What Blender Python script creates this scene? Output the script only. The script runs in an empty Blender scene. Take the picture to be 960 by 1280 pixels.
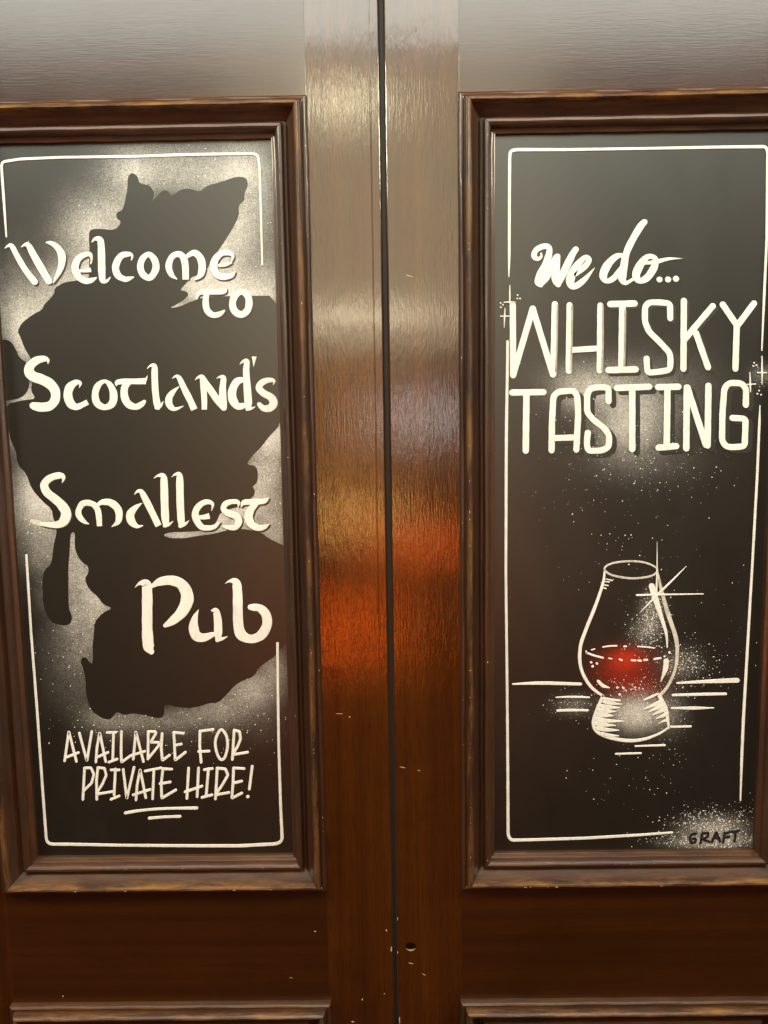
import bpy, bmesh, math, random
import numpy as np
from mathutils import Vector, Matrix, Euler
from mathutils.geometry import tessellate_polygon
random.seed(7)
sc = bpy.context.scene
col = sc.collection

# ------------------------------------------------------------------ camera
# X right, Y into the doors, Z up.  Stile faces lie on Y = 0, lens one metre in front.
PW, PH, FPX = 960.0, 1280.0, 975.0
YAW, PITCH, ROLL = math.radians(0.55), math.radians(-6.664), math.radians(-0.889)
BASE = Matrix(((1, 0, 0), (0, 0, -1), (0, 1, 0)))
CAMR = Matrix.Rotation(YAW, 3, 'Z') @ BASE @ Matrix.Rotation(PITCH, 3, 'X') @ Matrix.Rotation(ROLL, 3, 'Z')
cam_d = bpy.data.cameras.new('camera')
cam = bpy.data.objects.new('camera', cam_d)
col.objects.link(cam)
cam.matrix_world = Matrix.Translation((0, -1, 0)) @ CAMR.to_4x4()
cam_d.sensor_fit = 'HORIZONTAL'
cam_d.sensor_width = 36.0
cam_d.lens = 36.0 * FPX / PW
cam_d.clip_start = 0.02
cam_d.clip_end = 60
sc.camera = cam

# ------------------------------------------------------------------ world, lamps, exposure
w = bpy.data.worlds.new('World')
sc.world = w
w.use_nodes = True
bg = w.node_tree.nodes['Background']
bg.inputs[0].default_value = (1.0, 0.86, 0.68, 1)
bg.inputs[1].default_value = 0.03
sc.view_settings.view_transform = 'Standard'
sc.view_settings.look = 'None'
sc.view_settings.exposure = 0.0
sc.view_settings.gamma = 1.0
sc.render.engine = 'CYCLES'


def lamp(name, loc, target, sx, sy, watts, colr, spread=180, shape='RECTANGLE'):
    d = bpy.data.lights.new(name, 'AREA')
    d.shape = shape
    d.size, d.size_y = sx, sy
    d.energy = watts
    d.color = colr
    d.spread = math.radians(spread)
    o = bpy.data.objects.new(name, d)
    col.objects.link(o)
    o.location = loc
    o.rotation_euler = (Vector(target) - Vector(loc)).to_track_quat('-Z', 'Y').to_euler()
    return o


# pub ceiling fitting, its small bare bulb, added fill lamps to either side, glows across the room.
# Where the varnish shows a glow at a photo pixel, the lamp hangs on the mirrored ray, d metres out.
def mirror(x, y, d):
    v = CAMR @ Vector(((x - PW / 2) / FPX, -(y - PH / 2) / FPX, -1.0))
    k = (1.0 + d) / v.y
    return (v.x * k, -d, v.z * k)


def glow(name, x, y, d, wx, wy, radiance, colr, shape='RECTANGLE'):
    """lamp whose reflection covers about wx by wy photo pixels round (x, y)"""
    p = mirror(x, y, d)
    sx, sy = wx / FPX * (1 + d), wy / FPX * (1 + d)
    return lamp(name, p, (p[0] / (1 + d), 0, p[2] / (1 + d)), sx, sy, radiance * math.pi * sx * sy, colr, 180, shape)


glow('ceiling_lamp', 470, -78, 1.15, 1100, 210, 11.5, (0.95, 1.0, 0.89))
glow('lit_wall', 480, 270, 2.5, 360, 330, 4.7, (1.0, 0.86, 0.54))
glow('pendant_bulb', 428, 128, 1.3, 50, 50, 26, (1.0, 0.92, 0.60), 'ELLIPSE')
glow('shelf_light', 452, 394, 1.3, 170, 14, 26, (1.0, 0.85, 0.58))
glow('bar_glow', 432, 560, 2.5, 66, 240, 6.0, (1.0, 0.46, 0.13))
glow('bar_lamp', 440, 645, 2.5, 52, 64, 15, (1.0, 0.48, 0.11), 'ELLIPSE')
glow('mirror_glow', 530, 520, 2.5, 60, 80, 11, (1.0, 0.88, 0.82), 'ELLIPSE')
glow('red_sign_one', 438, 785, 2.5, 66, 120, 14, (1.0, 0.11, 0.006), 'ELLIPSE')
glow('red_sign_two', 530, 680, 2.5, 60, 66, 15, (1.0, 0.11, 0.012), 'ELLIPSE')
lamp('side_fill_one', (-2.9, -1.5, 1.5), (0, 0, -0.55), 0.6, 0.6, 84, (1.0, 0.88, 0.66))  # unseen pair of fill lamps, added to brighten the lower lettering
lamp('side_fill_two', (2.9, -1.5, 1.5), (0, 0, -0.55), 0.6, 0.6, 84, (1.0, 0.88, 0.66))

# ------------------------------------------------------------------ photo pixel -> point on a plane Y = y
CAMP = Vector((0, -1, 0))
YB = 0.008            # board face, 8 mm behind the stile face


def px(x, y, plane=YB):
    d = CAMR @ Vector(((x - PW / 2) / FPX, -(y - PH / 2) / FPX, -1.0))
    s = (plane + 1.0) / d.y
    p = CAMP + d * s
    return p.x, p.z


# ------------------------------------------------------------------ materials
def nodes(name):
    m = bpy.data.materials.new(name)
    m.use_nodes = True
    nt = m.node_tree
    return m, nt, nt.nodes['Principled BSDF'], nt.nodes, nt.links


def mth(nt, op, a, b=None, clamp=False):
    n = nt.nodes.new('ShaderNodeMath')
    n.operation = op
    n.use_clamp = clamp
    for i, v in enumerate((a, b)):
        if v is None:
            continue
        if isinstance(v, (int, float)):
            n.inputs[i].default_value = v
        else:
            nt.links.new(v, n.inputs[i])
    return n.outputs[0]


def noise(nt, scale_vec, scale, detail=4, rough=0.55, seed=(0, 0, 0), dist=0.0):
    tc = nt.nodes.new('ShaderNodeTexCoord')
    mp = nt.nodes.new('ShaderNodeMapping')
    mp.inputs['Scale'].default_value = scale_vec
    mp.inputs['Location'].default_value = seed
    nt.links.new(tc.outputs['Object'], mp.inputs[0])
    n = nt.nodes.new('ShaderNodeTexNoise')
    n.inputs['Scale'].default_value = scale
    n.inputs['Detail'].default_value = detail
    n.inputs['Roughness'].default_value = rough
    n.inputs['Distortion'].default_value = dist
    nt.links.new(mp.outputs[0], n.inputs['Vector'])
    return n.outputs['Fac']


def ramp(nt, fac, stops):
    r = nt.nodes.new('ShaderNodeValToRGB')
    e = r.color_ramp.elements
    while len(e) < len(stops):
        e.new(0.5)
    for k, (p, c) in enumerate(stops):
        e[k].position = p
        e[k].color = (*c, 1)
    nt.links.new(fac, r.inputs[0])
    return r.outputs[0]


def mix(nt, fac, a, b):
    n = nt.nodes.new('ShaderNodeMix')
    n.data_type = 'RGBA'
    if isinstance(fac, (int, float)):
        n.inputs[0].default_value = fac
    else:
        nt.links.new(fac, n.inputs[0])
    for i, v in ((6, a), (7, b)):
        if isinstance(v, tuple):
            n.inputs[i].default_value = (*v, 1)
        else:
            nt.links.new(v, n.inputs[i])
    return n.outputs[2]


def wood(name, vertical, tint=1.0, bump=0.30, coat_rough=0.17, worn_lit=0.0, spec=0.08, rbase=0.34, calm=0.0, coat=1.0, ripple=1.0):
    m, nt, b, N, L = nodes(name)
    st = (1, 1, 0.055) if vertical else (0.055, 1, 1)
    st2 = (1, 1, 0.02) if vertical else (0.02, 1, 1)
    st3 = (1, 1, 0.22) if vertical else (0.22, 1, 1)
    n1 = noise(nt, st2, 42, 5, 0.6, (0, 0, 0), 0.5)
    n2 = noise(nt, st, 520, 3, 0.6, (3, 1, 7))
    n3 = noise(nt, st3, 9, 3, 0.5, (9, 4, 2))
    k = tint
    c1 = ramp(nt, n1, [(0.30, (0.040 * k, 0.0095 * k, 0.0006 * k)), (0.52, (0.074 * k, 0.019 * k, 0.0012 * k)),
                       (0.72, (0.115 * k, 0.032 * k, 0.0022 * k))])
    pores = mth(nt, 'MULTIPLY', mth(nt, 'SUBTRACT', n2, 0.50, True), 3.2, True)
    c2 = mix(nt, pores, c1, (0.020 * k, 0.005 * k, 0.0004 * k))
    c3 = mix(nt, mth(nt, 'MULTIPLY', n3, 0.45, True), c2, (0.070 * k, 0.018 * k, 0.0010 * k))
    n5 = noise(nt, (1, 1, 1), 5.5, 5, 0.6, (8, 3, 6), 0.6)
    c3 = mix(nt, mth(nt, 'MULTIPLY', mth(nt, 'SUBTRACT', n5, 0.46, True), 2.4, True), c3, (0.030 * k, 0.0075 * k, 0.0006 * k))
    if calm > 0:
        c3 = mix(nt, calm, c3, (0.062 * k, 0.0160 * k, 0.0010 * k))
    if worn_lit > 0:
        # rubbed stain and painted ridge highlights on the parts that stand proud
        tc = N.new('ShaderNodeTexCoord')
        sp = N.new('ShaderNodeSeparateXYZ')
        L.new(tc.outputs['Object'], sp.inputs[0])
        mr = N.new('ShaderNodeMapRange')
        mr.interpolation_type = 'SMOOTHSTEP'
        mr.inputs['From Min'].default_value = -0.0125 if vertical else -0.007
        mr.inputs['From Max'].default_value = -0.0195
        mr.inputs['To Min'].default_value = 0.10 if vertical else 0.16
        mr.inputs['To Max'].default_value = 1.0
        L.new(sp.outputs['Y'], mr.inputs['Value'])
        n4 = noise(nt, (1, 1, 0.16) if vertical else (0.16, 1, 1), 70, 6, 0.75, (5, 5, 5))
        wf = mth(nt, 'MULTIPLY', mth(nt, 'MULTIPLY', mth(nt, 'SUBTRACT', n4, 0.44, True), worn_lit, True), mr.outputs['Result'], True)
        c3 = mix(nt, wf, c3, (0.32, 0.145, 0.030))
    L.new(c3, b.inputs['Base Color'])
    rg = noise(nt, (1, 1, 1), 14, 4, 0.6, (2, 8, 1))
    L.new(mth(nt, 'ADD', mth(nt, 'MULTIPLY', rg, 0.16), rbase), b.inputs['Roughness'])
    b.inputs['Specular IOR Level'].default_value = spec
    b.inputs['Coat Weight'].default_value = coat
    L.new(mth(nt, 'ADD', mth(nt, 'MULTIPLY', rg, 0.06), coat_rough - 0.03), b.inputs['Coat Roughness'])
    bp = N.new('ShaderNodeBump')
    bp.inputs['Strength'].default_value = bump
    bp.inputs['Distance'].default_value = 0.0006
    hh = mth(nt, 'ADD', mth(nt, 'MULTIPLY', n2, 0.75), mth(nt, 'MULTIPLY', noise(nt, st3, 210, 3, 0.6, (1, 2, 3), 0.6), 1.15 * ripple))
    hh = mth(nt, 'ADD', hh, mth(nt, 'MULTIPLY', noise(nt, (1, 1, 1), 16, 2, 0.5, (6, 2, 3)), 1.6 * ripple))
    L.new(hh, bp.inputs['Height'])
    L.new(bp.outputs[0], b.inputs['Normal'])
    L.new(bp.outputs[0], b.inputs['Coat Normal'])
    return m


M = {}
M['stile'] = wood('varnished_oak_upright', True, 0.62, 0.34, 0.13, ripple=0.72)
M['rail'] = wood('varnished_oak_crosswise', False, 0.46, 0.12, 0.20, calm=0.40, ripple=0.42)
M['mould_v'] = wood('moulding_wood_upright', True, 0.42, 0.16, 0.16, 1.7, 0.50, 0.48, coat=0.45)
M['mould_h'] = wood('moulding_wood_crosswise', False, 0.62, 0.20, 0.20, 3.2, 0.55, 0.48, coat=0.28)  # lighter than the uprights, light on up-facing ridges put into the colour


def board_material():
    m, nt, b, N, L = nodes('painted_board')
    def attr(n):
        a = N.new('ShaderNodeAttribute')
        a.attribute_name = n
        return a.outputs['Fac']
    d = attr('spray')
    red = attr('red')
    soft = noise(nt, (1, 1, 0.5), 9, 7, 0.62, (0, 0, 0), 0.8)
    base = ramp(nt, soft, [(0.3, (0.0042, 0.0036, 0.0022)), (0.55, (0.0066, 0.0057, 0.0038)), (0.75, (0.0100, 0.0090, 0.0066))])
    g = noise(nt, (1, 1, 1), 660, 3, 0.78, (4, 4, 4))
    g2 = noise(nt, (1, 1, 0.7), 190, 3, 0.6, (1, 4, 9))
    gg = mth(nt, 'ADD', mth(nt, 'MULTIPLY', mth(nt, 'SUBTRACT', g, 0.5), 5.2), mth(nt, 'MULTIPLY', mth(nt, 'SUBTRACT', g2, 0.5), 0.9))
    rest = mth(nt, 'SUBTRACT', 1.10, d, True)
    fac = mth(nt, 'MULTIPLY', d, mth(nt, 'ADD', 1.0, mth(nt, 'MULTIPLY', gg, rest)), True)
    rf = mth(nt, 'MULTIPLY', red, mth(nt, 'ADD', 1.0, mth(nt, 'MULTIPLY', gg, mth(nt, 'SUBTRACT', 0.9, red, True))), True)
    c = mix(nt, rf, base, (0.56, 0.026, 0.001))
    c = mix(nt, fac, c, (0.70, 0.685, 0.655))
    L.new(c, b.inputs['Base Color'])
    L.new(mth(nt, 'ADD', mth(nt, 'MULTIPLY', noise(nt, (1, 1, 0.6), 11, 5, 0.65, (7, 1, 2), 1.2), 0.10), 0.34), b.inputs['Roughness'])
    b.inputs['Specular IOR Level'].default_value = 0.72
    bp = N.new('ShaderNodeBump')
    bp.inputs['Strength'].default_value = 0.10
    bp.inputs['Distance'].default_value = 0.0005
    L.new(noise(nt, (1, 1, 0.25), 320, 3, 0.6), bp.inputs['Height'])
    L.new(bp.outputs[0], b.inputs['Normal'])
    return m


def paint(name, colr, var=0.12, rough=0.42, dark=None):
    m, nt, b, N, L = nodes(name)
    n = noise(nt, (1, 1, 0.35), 260, 4, 0.6)
    n2 = noise(nt, (1, 1, 1), 45, 3, 0.5, (3, 3, 3))
    f = mth(nt, 'ADD', mth(nt, 'MULTIPLY', n, 0.6), mth(nt, 'MULTIPLY', n2, 0.4))
    lo = tuple(v * (1 - var * 2.2) for v in colr) if dark is None else dark
    L.new(ramp(nt, f, [(0.34, lo), (0.56, colr)]), b.inputs['Base Color'])
    b.inputs['Roughness'].default_value = rough
    b.inputs['Specular IOR Level'].default_value = 0.72 if name.endswith('black_paint') else (0.0 if name == 'dark_hole' else 0.4)
    bp = N.new('ShaderNodeBump')
    bp.inputs['Strength'].default_value = 0.12
    bp.inputs['Distance'].default_value = 0.0004
    L.new(n, bp.inputs['Height'])
    L.new(bp.outputs[0], b.inputs['Normal'])
    return m


M['board'] = board_material()
M['white'] = paint('white_paint', (0.70, 0.69, 0.66), 0.08)
M['grey'] = paint('grey_paint', (0.36, 0.34, 0.30), 0.2)
M['faint'] = paint('thin_white_paint', (0.55, 0.52, 0.47), 0.2)
M['black'] = paint('black_paint', (0.0060, 0.0052, 0.0034), 0.05, 0.39)
M['deep'] = paint('dense_black_paint', (0.0045, 0.004, 0.0034), 0.05, 0.5)
M['chip'] = paint('bare_wood_chip', (0.52, 0.37, 0.20), 0.25, 0.7)
M['gap'] = paint('dark_gap_paint', (0.016, 0.016, 0.012), 0.05, 0.6)  # plain dark colour for the strip in the meeting gap
M['pink'] = paint('pink_paint', (0.75, 0.30, 0.25), 0.1)
M['hole'] = paint('dark_hole', (0.006, 0.004, 0.002), 0.05, 0.8)


# ------------------------------------------------------------------ object helpers
def mesh_obj(name, verts, faces, mat, parent=None, smooth=False):
    me = bpy.data.meshes.new(name)
    me.from_pydata(verts, [], faces)
    me.validate()
    bm = bmesh.new()
    bm.from_mesh(me)
    bmesh.ops.recalc_face_normals(bm, faces=bm.faces)
    bm.to_mesh(me)
    bm.free()
    me.materials.append(mat)
    if smooth:
        for p in me.polygons:
            p.use_smooth = True
    o = bpy.data.objects.new(name, me)
    col.objects.link(o)
    if parent is not None:
        o.parent = parent
    return o


def extrude(name, prof, z0, z1, mat, parent, bottom_wave=None):
    """closed XY cross-section carried from z0 to z1"""
    n = len(prof)
    v = [(x, y, z0) for x, y in prof] + [(x, y, z1) for x, y in prof]
    f = [(i, (i + 1) % n, n + (i + 1) % n, n + i) for i in range(n)]
    f += [tuple(range(n)), tuple(range(2 * n - 1, n - 1, -1))]
    return mesh_obj(name, v, f, mat, parent)


def extrude_x(name, prof, x0, x1, mat, parent):
    """closed (Y,Z) cross-section carried from x0 to x1"""
    n = len(prof)
    v = [(x0, y, z) for y, z in prof] + [(x1, y, z) for y, z in prof]
    f = [(i, (i + 1) % n, n + (i + 1) % n, n + i) for i in range(n)]
    f += [tuple(range(n)), tuple(range(2 * n - 1, n - 1, -1))]
    return mesh_obj(name, v, f, mat, parent)


# moulding profile: u from the outer edge (0) to the board (1 = inner edge), h proud of the stile face
PROF = [(0.000, -0.002), (0.000, 0.0050), (0.0012, 0.0066), (0.0030, 0.0074), (0.0050, 0.0072), (0.0064, 0.0062), (0.0070, 0.0064),
        (0.0074, 0.0112), (0.0088, 0.0138), (0.0110, 0.0150), (0.0132, 0.0148), (0.0150, 0.0132), (0.0158, 0.0112),
        (0.0185, 0.0078), (0.0220, 0.0042), (0.0250, 0.0012), (0.0274, -0.0014), (0.0296, -0.0018), (0.0301, 0.0036),
        (0.0322, 0.0058), (0.0350, 0.0062), (0.0378, 0.0050), (0.0394, 0.0026), (0.0402, -0.0010), (0.0418, -0.0022), (0.0440, -0.0026),
        (0.0456, -0.0036), (0.0465, -0.0095)]
PROF = [(u, h * 1.35 if h > 0 else h) for u, h in PROF]
PW_M = PROF[-1][0]


def moulding(parent, x0, x1, z0, z1, gap=0.00025):
    """four mitred lengths round the opening whose OUTER edges are x0..x1, z0..z1"""
    def corner(cx, cz, u):
        sx = 1 if cx == x0 else -1
        sz = 1 if cz == z0 else -1
        return cx + sx * u, cz + sz * u
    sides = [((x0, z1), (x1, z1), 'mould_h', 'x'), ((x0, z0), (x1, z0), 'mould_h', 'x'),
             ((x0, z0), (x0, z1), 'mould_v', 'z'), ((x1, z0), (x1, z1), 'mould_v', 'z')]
    for a, b, mt, ax in sides:
        v, f = [], []
        n = len(PROF)
        NSEG = 40
        for s in range(NSEG + 1):
            t = s / NSEG
            for (u, h) in PROF:
                pa, pb = corner(*a, u), corner(*b, u)
                X = pa[0] + (pb[0] - pa[0]) * t
                Z = pa[1] + (pb[1] - pa[1]) * t
                if s == 0:
                    if ax == 'x': X += gap
                    else: Z += gap
                if s == NSEG:
                    if ax == 'x': X -= gap
                    else: Z -= gap
                wob = 0.00022 * math.sin(9 * t * 3.1 + u * 300 + a[0] * 40) if 0 < s < NSEG else 0
                if ax == 'x': Z += wob
                else: X += wob
                v.append((X, -h, Z))
        # back edge
        for s in range(NSEG):
            for i in range(n - 1):
                q = s * n + i
                f.append((q, q + 1, q + n + 1, q + n))
        f.append(tuple(range(n)))
        f.append(tuple(range(NSEG * n, NSEG * n + n)))
        for s in range(NSEG):
            q = s * n
            f.append((q, q + n, q + n + n - 1, q + n - 1))
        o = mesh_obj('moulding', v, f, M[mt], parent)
        for p in o.data.polygons:
            p.use_smooth = len(p.vertices) == 4
        o.data.set_sharp_from_angle(angle=math.radians(38))


# ------------------------------------------------------------------ strokes of paint
def catmull(P, n, closed=False):
    out = []
    m = len(P)
    segs = m if closed else m - 1
    for i in range(segs):
        g = lambda k: P[k % m] if closed else P[max(0, min(m - 1, k))]
        p0, p1, p2, p3 = g(i - 1), g(i), g(i + 1), g(i + 2)
        for s in range(n):
            t = s / n
            o = []
            for a, b, c, d in zip(p0, p1, p2, p3):
                o.append(0.5 * (2 * b + (c - a) * t + (2 * a - 5 * b + 4 * c - d) * t * t + (3 * b - a - 3 * c + d) * t ** 3))
            out.append(o)
    if not closed:
        out.append(list(P[-1]))
    return out


def poly_dense(P, step):
    out = []
    for a, b in zip(P, P[1:]):
        L = math.hypot(b[0] - a[0], b[1] - a[1])
        k = max(1, int(L / step))
        for s in range(k):
            t = s / k
            out.append([a[j] + (b[j] - a[j]) * t for j in range(3)])
    out.append(list(P[-1]))
    return out


def round_corner(P, r):
    out = [P[0]]
    for a, b, c in zip(P, P[1:], P[2:]):
        la, lc = math.dist(a[:2], b[:2]), math.dist(b[:2], c[:2])
        ra, rc = min(r, la * 0.45), min(r, lc * 0.45)
        s = [b[j] + (a[j] - b[j]) * ra / la for j in range(3)]
        e = [b[j] + (c[j] - b[j]) * rc / lc for j in range(3)]
        for k in range(5):
            t = k / 4
            out.append([(1 - t) ** 2 * s[j] + 2 * t * (1 - t) * b[j] + t * t * e[j] for j in range(3)])
    out.append(P[-1])
    return out


def stroke_mesh(pts, base, thick, V, F, closed=False, mode='smooth', caps='rr', corner=2.0, wob=0.035):
    """pts in photo pixels (x, y, width).  Adds a low domed ribbon lying on plane Y = YB - base."""
    P = [tuple(map(float, p)) for p in pts]
    if len(P) == 1:                      # a dot
        x, y, d = P[0]
        P = [(x - 0.02, y, d), (x + 0.02, y, d)]
        mode = 'line'
    if mode == 'smooth' and len(P) > 2:
        Q = catmull(P, 6, closed)
    else:
        Q = round_corner(P, corner) if len(P) > 2 else P
        Q = poly_dense(Q, 3.0)
    for q in Q:
        q[2] = max(0.35, q[2])
    ph = random.random() * 9
    for i, q in enumerate(Q):
        q[2] *= 1 + wob * math.sin(i * 0.9 + ph) * 0.6 + wob * 0.5 * (random.random() - 0.5)
    n = len(Q)
    rows = []
    def tang(i):
        if closed:
            a, b = Q[(i - 1) % n], Q[(i + 1) % n]
        else:
            a, b = Q[max(0, i - 1)], Q[min(n - 1, i + 1)]
        dx, dy = b[0] - a[0], b[1] - a[1]
        L = math.hypot(dx, dy) or 1
        return dx / L, dy / L
    if not closed and caps[0] == 'r':
        tx, ty = tang(0)
        r = Q[0][2] / 2
        for a in (88, 65, 42, 20):
            a = math.radians(a)
            rows.append((Q[0][0] - tx * r * math.sin(a), Q[0][1] - ty * r * math.sin(a), Q[0][2] * math.cos(a), tx, ty))
    for i in range(n):
        rows.append((*Q[i], *tang(i)))
    if not closed and caps[1] == 'r':
        tx, ty = tang(n - 1)
        r = Q[-1][2] / 2
        for a in (20, 42, 65, 88):
            a = math.radians(a)
            rows.append((Q[-1][0] + tx * r * math.sin(a), Q[-1][1] + ty * r * math.sin(a), Q[-1][2] * math.cos(a), tx, ty))
    v0 = len(V)
    for (x, y, wd, tx, ty) in rows:
        nx, ny = -ty, tx
        inn = max(0.0, wd / 2 - 0.45)
        for off, hh in ((-wd / 2, 0), (-inn, thick), (inn, thick), (wd / 2, 0)):
            X, Z = px(x + nx * off, y + ny * off)
            V.append((X, YB - base - hh, Z))
    m = len(rows)
    for i in range(m if closed else m - 1):
        a = v0 + i * 4
        b = v0 + ((i + 1) % m) * 4
        for k in range(3):
            F.append((a + k, a + k + 1, b + k + 1, b + k))


class Frame:
    """numbers read off an enlarged crop of the photograph: corner and scale"""
    def __init__(s, ox, oy, k):
        s.ox, s.oy, s.k = ox, oy, k
    def __call__(s, pts, w=None, dx=0, dy=0, grow=0):
        out = []
        for p in pts:
            wd = p[2] if len(p) > 2 else w
            out.append((s.ox + p[0] / s.k + dx, s.oy + p[1] / s.k + dy, wd / s.k + grow))
        return out


def glyph(parent, fr, strokes, w=None, name='letter', mat='white', base=0.0006, thick=0.00045, mode='smooth',
          dx=0, dy=0, grow=0, corner=2.5, label=None):
    V, F = [], []
    for k, s in enumerate(strokes):
        closed, md, caps = False, mode, 'rr'
        if isinstance(s, dict):
            closed = s.get('closed', False); md = s.get('mode', mode); caps = s.get('caps', 'rr'); s = s['p']
        stroke_mesh(fr(s, w, dx, dy, grow), base + 0.00007 * k, thick, V, F, closed, md, caps, corner)
    o = mesh_obj(name, V, F, M[mat], parent)
    if label:
        o['label'] = label
    return o


def sheet(name, outline, parent, mat, base, smooth=1):
    P = [tuple(map(float, p)) for p in outline]
    for _ in range(smooth):
        Q = []
        for a, b in zip(P, P[1:] + P[:1]):
            Q.append((a[0] * .78 + b[0] * .22, a[1] * .78 + b[1] * .22))
            Q.append((a[0] * .22 + b[0] * .78, a[1] * .22 + b[1] * .78))
        P = Q
    V = []
    for x, y in P:
        X, Z = px(x, y)
        V.append((X, YB - base, Z))
    T = tessellate_polygon([[Vector((v[0], v[2], 0)) for v in V]])
    o = mesh_obj(name, V, [tuple(t) for t in T], M[mat], parent)
    return o


def board(parent, x0, x1, z0, z1, spray, red=(), dark=(), hug=None):
    """panel with soft airbrushed paint held as two point attributes"""
    nx, nz = 176, 466
    X, Z = np.meshgrid(np.linspace(x0, x1, nx + 1), np.linspace(z0, z1, nz + 1))

    def field(G):
        t = np.zeros_like(X)
        for a, b, ra, rb, st in G:
            cx, cz = px(a, b)
            t += st * np.exp(-(((X - cx) / (ra / 985.0)) ** 2 + ((Z - cz) / (rb / 985.0)) ** 2))
        return t
    d = field(spray) * np.maximum(0, 1 - field(dark))
    if hug:                       # the spray is densest along the edge of the stencil
        P = np.array([px(*p) for p in hug])
        best = np.full_like(X, 9.0)
        for (ax, az), (bx, bz) in zip(P, np.roll(P, -1, axis=0)):
            ex, ez = bx - ax, bz - az
            t = np.clip(((X - ax) * ex + (Z - az) * ez) / (ex * ex + ez * ez + 1e-12), 0, 1)
            best = np.minimum(best, np.hypot(X - ax - t * ex, Z - az - t * ez))
        d = d * (0.35 + 1.25 * np.exp(-best / 0.022))
    S = (1 - np.exp(-0.55 * d)).ravel().tolist()
    Rr = np.minimum(1, field(red)).ravel().tolist() if red else [0.0] * X.size
    V = [(a, YB, b) for a, b in zip(X.ravel().tolist(), Z.ravel().tolist())]
    F = []
    k = nx + 1
    for j in range(nz):
        for i in range(nx):
            a = j * k + i
            F.append((a, a + 1, a + k + 1, a + k))
    me = bpy.data.meshes.new('painted_board')
    me.from_pydata(V, [], F)
    for nm, vals in (('spray', S), ('red', Rr)):
        at = me.attributes.new(nm, 'FLOAT', 'POINT')
        at.data.foreach_set('value', vals)
    me.materials.append(M['board'])
    o = bpy.data.objects.new('painted_board', me)
    col.objects.link(o)
    o.parent = parent
    sol = o.modifiers.new('thickness', 'SOLIDIFY')
    sol.thickness = 0.012
    sol.offset = -1
    # thickness grows into the door (face normals look at -Y)
    return o


def in_poly(x, y, P):
    c = False
    for (ax, ay), (bx, by) in zip(P, P[1:] + P[:1]):
        if (ay > y) != (by > y) and x < (bx - ax) * (y - ay) / (by - ay) + ax:
            c = not c
    return c


def spatter(parent, clouds, name='paint_spatter', mat='white', keep_off=()):
    V, F = [], []
    for (cx, cy, sx, sy, n, rmin, rmax) in clouds:
        for _ in range(n):
            x, y = random.gauss(cx, sx), random.gauss(cy, sy)
            r = rmin + (rmax - rmin) * random.random() ** 3.2
            X, Z = px(x, y)
            if not inside(X, Z) or any(in_poly(x, y, P) for P in keep_off):
                continue
            r = r / 985.0
            e = 0.7 + 0.6 * random.random()
            a0 = random.random() * 3
            v0 = len(V)
            V.append((X, YB - 0.00095, Z))
            for k in range(6):
                a = a0 + k * math.pi / 3
                V.append((X + r * e * math.cos(a), YB - 0.00045, Z + r / e * math.sin(a)))
            for k in range(6):
                F.append((v0, v0 + 1 + k, v0 + 1 + (k + 1) % 6))
    o = mesh_obj(name, V, F, M[mat], parent)
    o['kind'] = 'stuff'
    return o


def chips(parent, items):
    """flecks where the varnish is knocked off: (x px, y px, plane, length px, width px, angle)"""
    V, F = [], []
    for (x, y, pl, ln, wd, ang) in items:
        X, Z = px(x, y, pl)
        v0 = len(V)
        k = 7
        for i in range(k):
            a = 2 * math.pi * i / k
            q = 0.7 + 0.5 * random.random()
            lx, ly = ln / 2 * math.cos(a) * q / 985, wd / 2 * math.sin(a) * q / 985
            V.append((X + lx * math.cos(ang) - ly * math.sin(ang), pl - 0.0003, Z + lx * math.sin(ang) + ly * math.cos(ang)))
        F.append(tuple(range(v0, v0 + k)))
    o = mesh_obj('varnish_chips', V, F, M['chip'], parent)
    o['kind'] = 'stuff'
    return o


# ------------------------------------------------------------------ the two door leaves
XGL, XGR = -0.0072, -0.0005                        # edges of the meeting gap
OL = dict(x0=-0.5385, x1=-0.0955, z0=-0.6335, z1=0.3925)    # outer edges of the upper moulding, map leaf
OR = dict(x0=0.0880, x1=0.5325, z0=-0.6335, z1=0.3925)      # and of the tasting leaf
LOWZ1, LOWZ0 = -0.800, -1.24                       # lower panel moulding
TOPZ, FLOORZ = 0.66, -1.45
TH = 0.045


def stile_profile(x0, x1, beads=(), e0=0.0016, e1=0.0016):
    """front face at Y=0 with eased arrises and narrow scratch-bead grooves"""
    P = [(x0, TH), (x0, e0), (x0 + e0 * 0.35, e0 * 0.35), (x0 + e0, 0)]
    for g in sorted(beads):
        P += [(g - 0.0008, 0), (g - 0.0002, 0.00025), (g + 0.0003, 0.00025), (g + 0.0009, 0)]
    P += [(x1 - e1, 0), (x1 - e1 * 0.35, e1 * 0.35), (x1, e1), (x1, TH)]
    return P


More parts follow.
